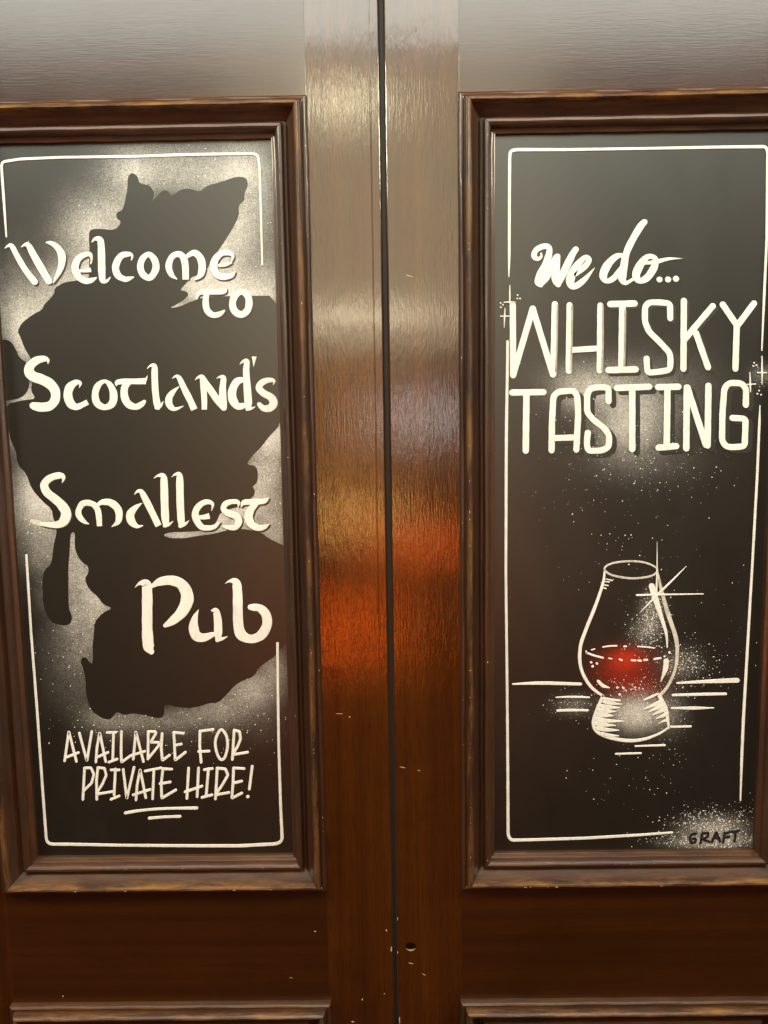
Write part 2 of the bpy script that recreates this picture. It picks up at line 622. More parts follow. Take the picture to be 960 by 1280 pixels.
def leaf(label, o, xin, xout, beads):
    root = bpy.data.objects.new('door_leaf', None)
    col.objects.link(root)
    root.location = ((xin + xout) / 2, 0, FLOORZ)
    root['label'] = label
    root['category'] = 'door'
    root['kind'] = 'thing'
    bpy.context.view_layer.update()
    inv = Matrix.Translation(-root.location)
    xa, xb = min(xin, xout), max(xin, xout)
    # joints between stiles and rails sit under the outer moulding edge
    jl, jr = o['x0'] + 0.0015, o['x1'] - 0.0015
    g = 0.00003
    parts = []
    parts.append(extrude('stile', stile_profile(xa, jl - g, beads[0], 0.0016, 0.0002), FLOORZ, TOPZ, M['stile'], None))
    parts.append(extrude('stile', stile_profile(jr + g, xb, beads[1], 0.0002, 0.0016), FLOORZ, TOPZ, M['stile'], None))
    def rail(z0, z1):
        e = 0.0008
        prof = [(TH, z0), (e, z0), (0, z0 + e), (0, z1 - e), (e, z1), (TH, z1)]
        return extrude_x('rail', prof, jl, jr, M['rail'], None)
    parts += [rail(o['z1'] - 0.0020, TOPZ), rail(LOWZ1 - 0.0020, o['z0'] + 0.0020), rail(FLOORZ, LOWZ0 + 0.002)]
    # lower fielded panel
    pz0, pz1 = LOWZ0 + 0.03, LOWZ1 - 0.03
    bm = bmesh.new()
    bmesh.ops.create_cube(bm, size=1)
    bmesh.ops.scale(bm, vec=(o['x1'] - o['x0'] - 0.06, 0.02, pz1 - pz0), verts=bm.verts)
    bmesh.ops.translate(bm, vec=((o['x0'] + o['x1']) / 2, 0.019, (pz0 + pz1) / 2), verts=bm.verts)
    me = bpy.data.meshes.new('lower_panel'); bm.to_mesh(me); bm.free()
    me.materials.append(M['stile'])
    lp = bpy.data.objects.new('lower_panel', me); col.objects.link(lp)
    parts.append(lp)
    for p in parts:
        p.parent = root
        p.matrix_parent_inverse = inv
    holder = len(bpy.data.objects)
    before = set(bpy.data.objects)
    moulding(None, o['x0'], o['x1'], o['z0'], o['z1'])
    moulding(None, o['x0'] - 0.004 + 0.002, o['x1'] + 0.002, LOWZ0, LOWZ1)
    for p in set(bpy.data.objects) - before:
        p.parent = root
        p.matrix_parent_inverse = inv
    return root, inv


def adopt(root, inv, o):
    o.parent = root
    o.matrix_parent_inverse = inv


def make_inside(o):
    m = PW_M + 0.001
    return lambda X, Z: o['x0'] + m < X < o['x1'] - m and o['z0'] + m < Z < o['z1'] - m


# ================================================================== leaf with the map of the country
rootL, invL = leaf('dark brown panelled door with map board reading Welcome to Scotland\'s Smallest Pub',
                   OL, -0.628, XGL, ([], [-0.0185]))
inside = make_inside(OL)
spL = [  # airbrushed white, photo pixels: centre, radii, strength
    (120, 272, 40, 34, .95), (160, 212, 34, 26, .75), (205, 205, 34, 22, .55), (262, 210, 50, 24, .75), (305, 205, 26, 24, .75),
    (330, 250, 18, 50, .45), (305, 285, 24, 40, .80), (275, 330, 34, 30, 1.3), (300, 365, 34, 26, 1.2), (335, 350, 18, 30, .7),
    (250, 360, 24, 16, 1.2), (215, 384, 16, 8, .9), (85, 300, 30, 26, .35), (105, 335, 30, 22, .8), (70, 350, 30, 18, .55),
    (40, 385, 36, 26, .80), (15, 400, 24, 40, .55), (5, 345, 40, 40, .28), (30, 430, 18, 22, .8), (36, 495, 22, 14, 1.0), (14, 545, 7, 22, .35),
    (45, 640, 30, 30, 1.5), (38, 605, 20, 24, .55), (50, 690, 28, 24, .36), (26, 650, 20, 46, .18), (60, 745, 20, 22, .10),
    (92, 675, 10, 20, .6), (98, 715, 18, 26, .75), (115, 755, 26, 24, .95), (102, 790, 22, 28, .42), (85, 815, 36, 32, .20),
    (85, 860, 36, 36, .12), (125, 900, 30, 18, .24),
    (345, 548, 24, 22, 1.6), (338, 590, 24, 26, .95), (330, 625, 26, 22, .65), (300, 642, 30, 20, 1.1), (345, 655, 18, 26, .8),
    (272, 655, 20, 14, .9), (225, 668, 30, 9, .85),
    (318, 868, 26, 22, .95), (280, 892, 36, 20, .55), (225, 902, 34, 16, .34), (165, 904, 32, 14, .34), (345, 845, 16, 26, .55),
    (330, 905, 22, 26, .16), (200, 925, 80, 20, .07)]
MAIN = [(111, 350), (111.5, 331), (112, 310), (111, 297), (112, 288), (120, 285.5), (144, 288), (152, 278), (145.5, 272), (145.5, 265.5), (154, 262.5),
        (159.5, 236), (159.5, 221), (165, 215.5), (172, 220), (174.5, 229.5), (187, 231.5), (193, 240), (192, 247.5), (187.5, 253.5),
        (195, 247), (202.5, 238), (210, 238), (214.5, 246), (225, 237), (238, 235.5), (249.5, 240), (259, 232), (277.5, 227),
        (296, 220.5), (307.5, 222), (310.5, 230.5), (305.5, 242), (305.5, 251), (298, 257), (299, 270), (289, 289), (276, 309),
        (265, 325), (258, 338), (248, 344), (240, 346), (232, 355), (224.5, 362.8), (233, 364), (236, 368), (231, 374), (222, 380), (212, 385), (222, 384),
        (242.5, 375.5), (257.5, 371), (290, 370), (350, 369.5), (360, 450), (353, 520), (350, 527), (348, 534), (336, 546),
        (326.5, 559), (315, 570), (308, 580.6), (318, 581.8), (322, 587), (322.5, 597.5), (320.5, 604.5), (315.5, 608.4),
        (318.5, 612), (318.3, 618.5), (313.3, 623.5), (303, 628), (296.5, 634), (285, 637), (275, 641.5), (271.5, 651), (262, 662.5), (240, 664.5),
        (212, 665.2), (203.5, 668.7), (212, 672.6), (232, 672.8), (245, 670.2), (265, 667.6), (283, 663), (303, 660.5), (326.5, 665.5),
        (336.5, 673.5), (350, 680), (366, 686), (368, 795), (358, 803), (345, 818), (341, 822), (323.5, 834), (317.5, 845.5), (305, 850), (294, 856),
        (284, 867.5), (272.5, 878.5), (262, 878.6), (242, 885), (221, 884), (205, 879), (205.5, 895), (198, 898), (186, 895), (167, 891), (155.5, 893.8),
        (145.5, 889.5), (141, 896), (136.5, 899.5), (128, 898), (113.5, 888), (108, 870.5), (107, 850), (104.5, 835.5), (100.5, 828), (103, 821.5),
        (108, 821.5), (112, 828), (116.3, 829.8), (115.8, 803), (117.3, 796), (118, 777.5), (128.5, 766), (141, 760), (129, 755.5),
        (122.5, 746), (111, 736), (105.8, 724), (111, 715), (110, 707), (104.8, 704.6), (97.5, 696), (93.3, 684), (93.8, 667), (91, 664.5),
        (88, 669), (87, 690), (85.4, 711), (85.4, 736), (86, 761), (90, 770), (89, 778.5), (83, 782), (72.5, 780.6), (63.5, 777.5),
        (54, 759), (53, 727.5), (55, 713), (64.6, 704.6), (66.7, 684), (71, 665), (70, 655), (66.7, 648), (64.6, 636), (54, 627.5), (39.6, 611),
        (33, 592), (22, 580.6), (20, 563), (14.6, 554.6), (9, 530), (6.5, 505.5), (30, 500), (45, 498.5), (38.5, 488), (41, 474), (40, 455),
        (38.5, 447.5), (31, 436), (25, 420), (22, 414), (27, 404), (39.6, 394), (53, 387), (55, 381), (67.7, 368), (68.3, 360), (80, 353),
        (93, 351)]
ISLE = [(-6, 424), (8, 424.2), (15.6, 428.7), (21, 439), (24, 446.5), (33, 453), (37, 470), (36, 487), (27, 497.5), (8, 501), (-3, 503)]
bdL = board(None, OL['x0'] + 0.040, OL['x1'] - 0.040, OL['z0'] + 0.040, OL['z1'] - 0.040, spL, hug=MAIN)
adopt(rootL, invL, bdL)
bpy.context.view_layer.update()
sheet('map_silhouette', MAIN, bdL, 'black', 0.00022)
sheet('map_silhouette', ISLE, bdL, 'black', 0.00022)

A = Frame(0, 280, 6)
B = Frame(160, 290, 960 / 180)
C = Frame(20, 430, 960 / 170)
D = Frame(180, 430, 960 / 180)
E_ = Frame(40, 580, 6)
F_ = Frame(190, 580, 6)
G = Frame(160, 710, 960 / 190)
H = Frame(70, 900, 960 / 130)
I = Frame(190, 900, 960 / 140)
cl = lambda p: dict(p=p, closed=True)
bt = lambda p, c='rb': dict(p=p, caps=c)

UNCIAL = [
    (A, 'd', [[(40, 182, 9), (62, 166, 22), (90, 168, 36), (135, 250, 42), (195, 350, 46), (262, 435, 48)],
              [(164, 172, 9), (188, 158, 24), (215, 162, 40), (255, 235, 52), (315, 340, 56), (368, 428, 52)],
              [(352, 140, 14), (385, 145, 34), (430, 175, 44), (465, 235, 58), (462, 310, 50), (440, 370, 38), (402, 442, 10)]]),
    (A, 'd', [[(682, 298, 10), (688, 262, 16), (676, 230, 34), (640, 231, 40), (590, 260, 50), (564, 325, 56), (585, 390, 54), (640, 428, 46), (685, 424, 40), (722, 405, 14)],
              bt([(592, 353, 24), (640, 352, 28), (685, 344, 36)])]),
    (A, '', [[(692, 135, 10), (715, 113, 28), (750, 118, 46), (760, 165, 52), (763, 260, 56), (765, 360, 54), (772, 422, 46), (800, 430, 26), (828, 402, 10)]]),
    (A, '', [[(988, 270, 10), (992, 238, 20), (960, 228, 40), (905, 245, 50), (868, 320, 54), (885, 385, 52), (935, 415, 42), (965, 412, 36), (1002, 400, 12)]]),
    (B, '', [cl([(137, 150, 36), (98, 180, 42), (83, 230, 44), (98, 280, 44), (140, 308, 42), (172, 280, 46), (188, 230, 48), (172, 178, 44)])]),
    (B, 'd', [bt([(324, 314, 10), (290, 285, 34), (272, 230, 44), (290, 172, 40), (330, 148, 40), (365, 165, 44), (382, 220, 46), (385, 318, 42)]),
              [(388, 168, 24), (440, 140, 42), (480, 170, 48), (495, 225, 50), (485, 285, 42), (446, 320, 10)]]),
    (B, 'd', [[(692, 195, 10), (700, 160, 22), (670, 140, 36), (620, 146, 40), (582, 185, 48), (572, 235, 50), (595, 285, 48), (640, 300, 44), (690, 290, 34), (712, 268, 12)],
              [(610, 224, 22), (650, 220, 24), (688, 206, 14)]]),
    (B, 'd', [[(458, 445, 14), (475, 408, 30), (530, 402, 36), (635, 398, 36), (655, 380, 10)],
              [(525, 410, 38), (518, 470, 42), (530, 525, 44), (570, 555, 40), (615, 546, 34), (642, 525, 14)]]),
    (B, 'd', [cl([(755, 400, 38), (712, 430, 46), (697, 480, 46), (712, 528, 48), (755, 552, 46), (795, 525, 46), (808, 475, 48), (797, 425, 44)])]),
    # second line
    (C, '', [[(228, 140, 6), (226, 116, 26), (200, 106, 44), (150, 116, 56), (107, 150, 64), (92, 190, 70), (120, 228, 72), (180, 250, 72), (240, 282, 72), (276, 330, 68), (278, 390, 66), (245, 435, 66), (190, 447, 66), (140, 441, 60), (122, 436, 50)]]),
    (C, '', [bt([(448, 308, 5), (456, 278, 24), (425, 272, 40), (382, 305, 60), (368, 360, 62), (385, 418, 62), (425, 445, 48), (470, 430, 40), (508, 410, 40)])]),
    (C, '', [cl([(625, 264, 26), (580, 295, 46), (560, 355, 48), (575, 420, 52), (630, 448, 42), (680, 420, 54), (690, 355, 54), (665, 290, 40)])]),
    (C, '', [bt([(710, 298, 5), (716, 274, 36), (760, 265, 40), (850, 265, 42), (918, 263, 46)]), [(908, 268, 24), (920, 245, 16), (930, 222, 3)],
             [(800, 270, 40), (768, 310, 50), (768, 375, 54), (795, 425, 54), (845, 445, 44), (885, 428, 42), (906, 408, 28)]]),
    (D, '', [[(22, 165, 5), (45, 146, 18), (70, 152, 38), (72, 220, 44), (77, 320, 44), (88, 400, 46), (95, 425, 30)], [(85, 424, 28), (110, 415, 22), (130, 382, 4)]]),
    (D, '', [[(234, 285, 6), (195, 320, 32), (168, 360, 46), (170, 405, 46), (205, 435, 28), (262, 415, 7)],
             bt([(190, 230, 6), (212, 216, 18), (235, 227, 32), (270, 300, 42), (310, 380, 44), (336, 438, 44)])]),
    (D, '', [bt([(342, 240, 5), (365, 222, 20), (390, 228, 40), (398, 300, 42), (403, 380, 38), (403, 437, 36)]),
             [(398, 228, 26), (430, 285, 42), (480, 360, 48), (530, 422, 42)],
             [(485, 230, 5), (505, 221, 16), (530, 228, 36), (525, 300, 44), (528, 380, 50), (533, 425, 42)]]),
    (D, '', [[(668, 238, 34), (620, 252, 50), (590, 310, 54), (592, 370, 58), (625, 415, 48), (665, 412, 40)],
             [(640, 135, 5), (660, 118, 18), (685, 118, 36), (682, 180, 42), (688, 280, 48), (695, 380, 52), (697, 428, 34)], [(688, 436, 22), (715, 431, 18), (742, 418, 4)]]),
    (D, '', [bt([(735, 84, 34), (734, 110, 20), (731, 150, 3)], 'br')]),
    (D, '', [[(862, 272, 5), (868, 246, 20), (830, 242, 36), (785, 260, 44), (768, 295, 46), (800, 330, 46), (845, 355, 50), (865, 390, 56), (845, 425, 52), (800, 430, 42), (768, 402, 28)]]),
    # third line
    (E_, 'd', [[(228, 140, 6), (238, 105, 28), (215, 87, 48), (160, 96, 52), (112, 125, 56), (93, 165, 62), (115, 215, 62), (170, 260, 64), (220, 305, 70), (255, 360, 76), (250, 410, 78), (215, 448, 62), (150, 458, 42), (75, 450, 30)]]),
    (E_, '', [bt([(428, 450, 6), (395, 435, 30), (355, 390, 46), (352, 345, 44), (380, 300, 48), (425, 292, 46), (470, 310, 44), (498, 360, 46), (508, 466, 40)]),
              [(494, 308, 26), (530, 287, 42), (590, 290, 54), (640, 330, 56), (655, 380, 54), (645, 435, 42), (600, 470, 6)]]),
    (E_, '', [[(826, 294, 6), (775, 330, 42), (738, 380, 62), (750, 435, 58), (790, 468, 32), (832, 462, 8)],
              bt([(770, 228, 6), (792, 206, 22), (820, 208, 36), (850, 260, 50), (900, 360, 50), (950, 464, 48)])]),
    (F_, '', [[(15, 108, 5), (45, 89, 20), (85, 92, 44), (92, 160, 58), (95, 280, 58), (100, 400, 58), (106, 450, 46)], [(98, 462, 32), (130, 453, 22), (160, 428, 4)]]),
    (F_, '', [[(148, 98, 5), (175, 79, 20), (205, 85, 46), (210, 160, 56), (212, 280, 56), (218, 400, 56), (222, 450, 48)], [(215, 464, 34), (250, 450, 22), (280, 422, 4)]]),
    (F_, 'd', [[(448, 350, 5), (455, 302, 24), (420, 284, 38), (370, 300, 44), (330, 350, 50), (330, 410, 52), (370, 470, 46), (420, 480, 40), (470, 470, 34), (515, 432, 6)],
               bt([(345, 401, 32), (390, 399, 36), (433, 390, 46)])]),
    (F_, 'd', [[(648, 322, 5), (646, 288, 32), (600, 283, 38), (552, 300, 44), (537, 340, 42), (575, 370, 50), (630, 390, 54), (650, 430, 56), (625, 475, 44), (570, 475, 34), (525, 468, 8)]]),
    (F_, 'd', [[(668, 325, 5), (690, 290, 40), (750, 285, 44), (840, 279, 40), (878, 252, 5)],
               [(780, 300, 40), (740, 345, 58), (725, 400, 64), (750, 455, 58), (805, 480, 46), (850, 470, 32), (880, 448, 6)]]),
    # fourth line
    (G, '', [[(45, 122, 3), (75, 98, 22), (115, 100, 58), (122, 160, 66), (122, 260, 66), (122, 360, 66), (125, 440, 70), (132, 500, 68), (148, 528, 36)],
             [(150, 118, 20), (200, 88, 50), (270, 78, 62), (335, 100, 66), (372, 160, 78), (370, 220, 80), (335, 285, 68), (280, 335, 52), (237, 362, 28)]]),
    (G, '', [[(447, 262, 3), (425, 310, 34), (415, 370, 60), (430, 425, 64), (475, 440, 54), (535, 420, 34)],
             [(532, 268, 14), (556, 272, 40), (568, 330, 50), (570, 400, 52), (570, 444, 38)], [(565, 455, 26), (600, 445, 18), (630, 432, 3)]]),
    (G, '', [[(615, 98, 3), (645, 82, 20), (682, 90, 50), (692, 150, 60), (694, 250, 62), (697, 350, 64), (715, 420, 68), (775, 448, 54), (840, 425, 62), (878, 360, 62), (872, 295, 60), (835, 255, 50), (790, 248, 44), (775, 247, 36)]]),
]
for fr, flag, st in UNCIAL:
    if flag:
        glyph(bdL, fr, st, name='letter_shadow', mat='deep', base=0.0004, thick=0.0001, dx=1.7, dy=1.6)
    glyph(bdL, fr, st)

MARK = [
    (H, 25, [[(82, 375), (120, 105), (190, 380)], [(85, 348), (210, 300)]]),
    (H, 25, [[(217, 120), (287, 378), (332, 105)]]),
    (H, 25, [[(370, 385), (380, 250), (405, 115), (460, 382)], [(375, 345), (482, 298)]]),
    (H, 25, [[(475, 115), (553, 113)], [(533, 115), (525, 375)], [(490, 388), (565, 360)]]),
    (H, 25, [[(605, 105), (602, 300), (606, 390), (690, 328)]]),
    (H, 25, [[(715, 360), (738, 105), (808, 382)], [(690, 328), (820, 288)]]),
    (H, 25, [[(853, 105), (850, 358)], [(853, 105), (918, 105), (925, 122), (875, 205), (952, 205), (950, 235), (850, 358)]]),
    (I, 24, [[(88, 115), (80, 240), (90, 345), (152, 300)]]),
    (I, 24, [[(188, 105), (193, 200), (200, 345), (288, 275)], [(190, 105), (270, 113)], [(200, 215), (252, 205)]]),
    (I, 24, [[(412, 92), (410, 220), (422, 360)], [(412, 95), (525, 80)], [(402, 270), (490, 265)]]),
    (I, 24, [dict(p=[(597, 82), (558, 130), (543, 200), (560, 290), (592, 338), (625, 318), (648, 230), (640, 140)], closed=True, mode='smooth')]),
    (I, 24, [[(705, 85), (690, 335)], [(705, 86), (752, 98), (760, 160), (735, 225), (695, 290)], [(697, 295), (820, 275)]]),
    (H, 25, [[(265, 440), (250, 730)], [(265, 442), (325, 440), (352, 500), (330, 580), (255, 655)]]),
    (H, 25, [[(388, 438), (375, 560), (378, 730)], [(388, 438), (450, 445), (465, 510), (430, 590), (378, 672)], [(380, 682), (530, 658)]]),
    (H, 25, [[(510, 460), (585, 460)], [(550, 450), (538, 690)], [(510, 730), (585, 700)]]),
    (H, 25, [[(622, 455), (655, 725), (722, 435)]]),
    (H, 25, [[(740, 735), (750, 600), (778, 455), (830, 715)], [(715, 690), (870, 640)]]),
    (H, 25, [[(825, 470), (972, 441)], [(905, 460), (893, 725)]]),
    (I, 24, [[(95, 415), (80, 545), (85, 670), (205, 598)], [(95, 417), (170, 420)], [(70, 545), (158, 530)]]),
    (I, 24, [[(315, 410), (300, 670)], [(400, 410), (388, 655)], [(285, 615), (430, 565)]]),
    (I, 24, [[(450, 425), (518, 415)], [(485, 415), (465, 650)], [(430, 662), (515, 640)]]),
    (I, 24, [[(560, 410), (545, 675)], [(560, 412), (630, 418), (652, 470), (600, 560), (550, 632)], [(548, 640), (660, 620)]]),
    (I, 24, [[(700, 410), (695, 540), (685, 670), (770, 625)], [(700, 410), (790, 415)], [(695, 540), (770, 522)]]),
]
for fr, wd, st in MARK:
    glyph(bdL, fr, st, w=wd, mode='line', corner=1.3)
glyph(bdL, I, [[(860, 395), (835, 590)], [(822, 655, 30)]], w=24, mode='line', name='exclamation_mark')
PX = Frame(0, 0, 1)
glyph(bdL, PX, [[(157, 1016, 4), (175, 1013, 3.6), (205, 1010.5, 3.4), (246, 1009.8, 4)]], name='underline')
glyph(bdL, PX, [[(187, 1022.5, 4), (205, 1021, 3.4), (225, 1020.3, 3.8)]], name='underline')
glyph(bdL, PX, [[(8.2, 296, 2.2), (5, 250, 3.4), (2, 207, 3.4), (4, 202.5, 3.6), (25, 199.2, 3.8), (75, 197, 3.6), (170, 195.8, 3.8), (235, 193.5, 4), (317, 192.3, 3.8),
                 (322.5, 194.5, 3.6), (324.5, 208, 3.2), (326, 255, 3.0), (328, 331, 2.4)]], name='border_line', mode='line', corner=4)
glyph(bdL, PX, [[(33.2, 694, 3.2), (39, 790, 3.2), (46, 880, 3.4), (53, 980, 3.4), (58.2, 1051, 3.6), (63, 1055, 3.8), (85, 1055, 4.0), (150, 1056.3, 3.6), (250, 1057, 4.0), (300, 1057, 4.2),
                 (347, 1054.5, 4.2), (353, 1050, 4), (351, 1010, 3.6), (348.5, 930, 3.4), (347.5, 860, 3.4), (347, 804, 3.4)]], name='border_line', mode='line', corner=5)
glyph(bdL, E_, [[(75, 452, 34), (40, 440, 44), (0, 430, 30)]], name='paint_smear', mat='faint', base=0.00045, thick=0.0001)
spatter(bdL, [(250, 205, 60, 14, 110, .22, .95), (320, 290, 16, 60, 120, .22, .85), (320, 360, 20, 16, 120, .22, .9), (120, 270, 40, 30, 60, .22, .9),
              (35, 380, 24, 24, 60, .22, .9), (40, 660, 20, 40, 110, .22, .95), (105, 750, 16, 40, 110, .22, .95), (80, 820, 26, 50, 90, .22, .9),
              (340, 600, 12, 40, 160, .3, 1.0), (300, 880, 34, 22, 110, .22, .95), (180, 908, 70, 12, 120, .22, .9), (250, 920, 60, 20, 90, .22, .85)], keep_off=(MAIN, ISLE))
# tall rebate strip seen dark inside the meeting gap belongs to this leaf
rb = extrude('meeting_rebate', [(-0.0065, 0.013), (-0.0012, 0.013), (-0.0012, 0.044), (-0.0065, 0.044)], FLOORZ, TOPZ, M['gap'], None)

# ================================================================== leaf with the whisky tasting board
rootR, invR = leaf('dark brown panelled door with whisky glass board reading We do Whisky Tasting',
                   OR, XGR + 0.0, 0.622, ([], []))
inside = make_inside(OR)
adopt(rootL, invL, rb)
spR = [(733, 488, 32, 22, .85), (789, 522, 32, 36, 1.0), (760, 478, 52, 26, .28), (815, 505, 50, 42, .20), (700, 470, 34, 20, .07), (800, 575, 64, 26, .12), (860, 480, 50, 36, .06), (775, 540, 34, 24, .25),
       (796, 892, 28, 19, 1.9), (718, 882, 22, 12, .22), (838, 890, 18, 26, .22), (815, 765, 13, 22, .35), (806, 790, 16, 16, .22), (850, 830, 22, 18, .25),
       (893, 1038, 34, 15, .75), (890, 1052, 45, 8, .85), (955, 468, 14, 10, .3)]
rdR = [(783, 823, 23, 14, .52), (787, 842, 38, 24, .20), (765, 838, 26, 24, .10), (797, 862, 28, 14, .20)]
dkR = [(718, 912, 44, 13, 1.0)]
bdR = board(None, OR['x0'] + 0.040, OR['x1'] - 0.040, OR['z0'] + 0.040, OR['z1'] - 0.040, spR, rdR, dkR)
adopt(rootR, invR, bdR)
bpy.context.view_layer.update()
J = Frame(650, 270, 960 / 210)
K = Frame(615, 365, 960 / 180)
L_ = Frame(780, 365, 960 / 180)
Mm = Frame(625, 465, 960 / 170)
N_ = Frame(785, 465, 960 / 170)
O_ = Frame(630, 670, 3.2)
SCRIPT = [
    [[(120, 214, 10), (121, 234, 15), (100, 246, 26), (80, 232, 32), (92, 195, 32), (140, 174, 34), (168, 192, 34), (150, 270, 42), (118, 335, 48), (104, 378, 42), (118, 395, 28)],
     [(112, 395, 26), (150, 350, 42), (196, 250, 32), (214, 232, 34)], [(212, 236, 36), (204, 310, 46), (205, 365, 48), (217, 392, 34)],
     [(217, 390, 34), (255, 310, 44), (298, 222, 38), (318, 192, 34)]],
    [[(318, 334, 26), (372, 288, 34), (394, 250, 30), (370, 238, 28), (322, 288, 42), (290, 350, 50), (290, 392, 44), (320, 400, 38), (370, 362, 30), (425, 298, 4)]],
    [[(596, 226, 24), (550, 232, 34), (500, 280, 46), (475, 338, 46), (490, 372, 30), (530, 360, 34), (578, 306, 36), (600, 262, 30)],
     bt([(710, 36, 34), (688, 60, 40), (640, 140, 40), (605, 220, 40), (590, 310, 44), (583, 358, 46), (602, 384, 26), (645, 362, 18)])],
    [cl([(755, 234, 30), (722, 238, 34), (685, 282, 46), (662, 340, 46), (684, 372, 34), (727, 352, 42), (765, 295, 42), (774, 252, 32)]),
     [(712, 272, 18), (780, 262, 26), (850, 246, 18), (930, 244, 2)]],
]
for st in SCRIPT:
    glyph(bdR, J, st)
for x in (796, 845, 890):
    glyph(bdR, J, [[(x, 362 + (x % 7) - 3, 35)]], name='dot')

BLOCK = [   # frame, strokes, width, shadow
    (K, 42, 0, [[(138, 88), (140, 555)], [(141, 552), (270, 115)], [(271, 112), (405, 550)], [(418, 82), (408, 548)]], [[(434, 90), (430, 330), (424, 530)]]),
    (K, 40, 0, [[(516, 88), (510, 528)], [(721, 90), (716, 525)], [(530, 388), (692, 378)]], [[(533, 95), (529, 330), (526, 520)], [(736, 90), (737, 330), (732, 520)]]),
    (K, 44, 1, [[(788, 82), (948, 78)], [(868, 92), (862, 500)], [(776, 522), (955, 517)]], [[(886, 120), (883, 330), (880, 492)]]),
    (L_, 41, 1, [[(307, 176), (306, 78), (240, 70), (165, 70), (138, 100), (138, 200), (165, 265), (240, 338), (302, 405), (310, 450), (305, 520), (240, 532), (155, 540), (149, 445)]], []),
    (L_, 42, 1, [[(398, 60), (395, 512)], [(590, 95), (402, 318)], [(478, 275), (558, 502)]], []),
    (L_, 42, 0, [[(657, 85), (752, 225)], [(865, 77), (752, 228)], [(750, 222), (741, 512)]], []),
    (Mm, 46, 0, [[(86, 146), (305, 143)], [(186, 160), (181, 555)]], []),
    (Mm, 44, 2, [[(363, 553), (366, 350), (376, 172), (410, 140), (520, 132), (545, 170), (551, 300), (538, 548)], [(385, 467), (525, 463)]], []),
    (Mm, 44, 2, [[(765, 206), (765, 110), (690, 108), (635, 118), (614, 160), (614, 285), (660, 340), (740, 400), (771, 450), (766, 530), (720, 555), (620, 558), (611, 500), (619, 430)]], []),
    (Mm, 46, 2, [[(826, 114), (1050, 105)], [(932, 115), (932, 543)]], []),
    (N_, 46, 2, [[(212, 108), (353, 105)], [(277, 120), (272, 505)], [(214, 535), (338, 524)]], []),
    (N_, 46, 2, [[(414, 110), (410, 538)], [(418, 112), (548, 515)], [(566, 98), (560, 518)]], []),
    (N_, 44, 2, [[(830, 232), (832, 118), (800, 80), (710, 78), (678, 118), (665, 290), (662, 485), (690, 527), (740, 532), (822, 525), (829, 330), (736, 325)]], []),
]
for fr, wd, sh, st, shade in BLOCK:
    if sh:
        off = (3.0, 3.2) if sh == 1 else (5.8, 4.6)
        glyph(bdR, fr, st, w=wd, mode='line', name='letter_shadow', mat='deep', base=0.0004, thick=0.0001, dx=off[0], dy=off[1], corner=4)
    glyph(bdR, fr, st, w=wd, mode='line', corner=4.5)
    if shade:
        glyph(bdR, fr, shade, w=13, mode='smooth', name='letter_shading', mat='grey', base=0.00125, thick=0.00005)

# border, little stars and dots
glyph(bdR, PX, [[(635.9, 346, 1.6), (636.4, 320, 3.4), (636.6, 250, 3.8), (637, 196, 4.0), (638, 189, 4.2), (645, 187.4, 4.6), (706, 187.4, 4), (800, 186, 3.6), (900, 184.2, 4), (957, 183.6, 4.4),
                 (959.5, 190, 4), (958.2, 300, 3.4), (955, 370, 3.4), (952, 438, 1.8)]], name='border_line', mode='line', corner=4)
glyph(bdR, PX, [[(949.7, 507, 1.4), (949.0, 530, 3.2), (946, 600, 3.4), (940.5, 700, 3.2), (935, 794, 3.4), (929, 899, 3.8), (927, 945, 3.6), (925.3, 1000, 2)]], name='border_line', mode='line')
glyph(bdR, PX, [[(634.3, 427, 3.4), (634, 465, 3.6), (633, 523, 4), (632.6, 575, 3.8), (632.2, 719, 3.4), (633.8, 861, 3.4), (634.6, 960, 3.6), (635, 1044, 4), (638.5, 1050, 4), (660, 1049.6, 3.8), (730, 1047.5, 3.6), (800, 1043.4, 3.4), (840, 1040.3, 2.6)]],
      name='border_line', mode='line', corner=4)
for pv, ph in [([(637, 357, 1.2), (637, 368, 2.0), (637, 379, 1.6)], [(630, 378.2, 1.6), (637, 377.8, 2), (643.5, 378, 1.6)]),
               ([(631, 385.5, 1.2), (630.5, 397, 2.2), (630, 409.5, 1)], [(625.7, 395.6, 1.8), (636.5, 395.5, 1.8)]),
               ([(952, 445.5, 1.4), (952, 464, 2.4), (952, 480.5, 1)], [(946.4, 466, 1.8), (957.4, 466, 2)]),
               ([(936.8, 465.4, 1), (937.3, 480, 2.4), (937.5, 490, 1.2)], [(933.5, 480.8, 1.8), (944, 480.2, 1.6)])]:
    glyph(bdR, PX, [pv, ph], name='star', base=0.0013, mode='line')
dots = [(646.9, 369.1), (646.5, 373.3), (649.9, 373.3), (625.7, 379), (628.5, 381), (625.9, 384.3), (942.2, 453.7), (941.5, 457.7), (945.2, 456.7), (948.5, 488.4), (946.4, 492.4), (950.9, 493.6)]
for k in range(0, 12, 3):
    glyph(bdR, PX, [[(x, y, 2.3)] for x, y in dots[k:k + 3]], name='dots')

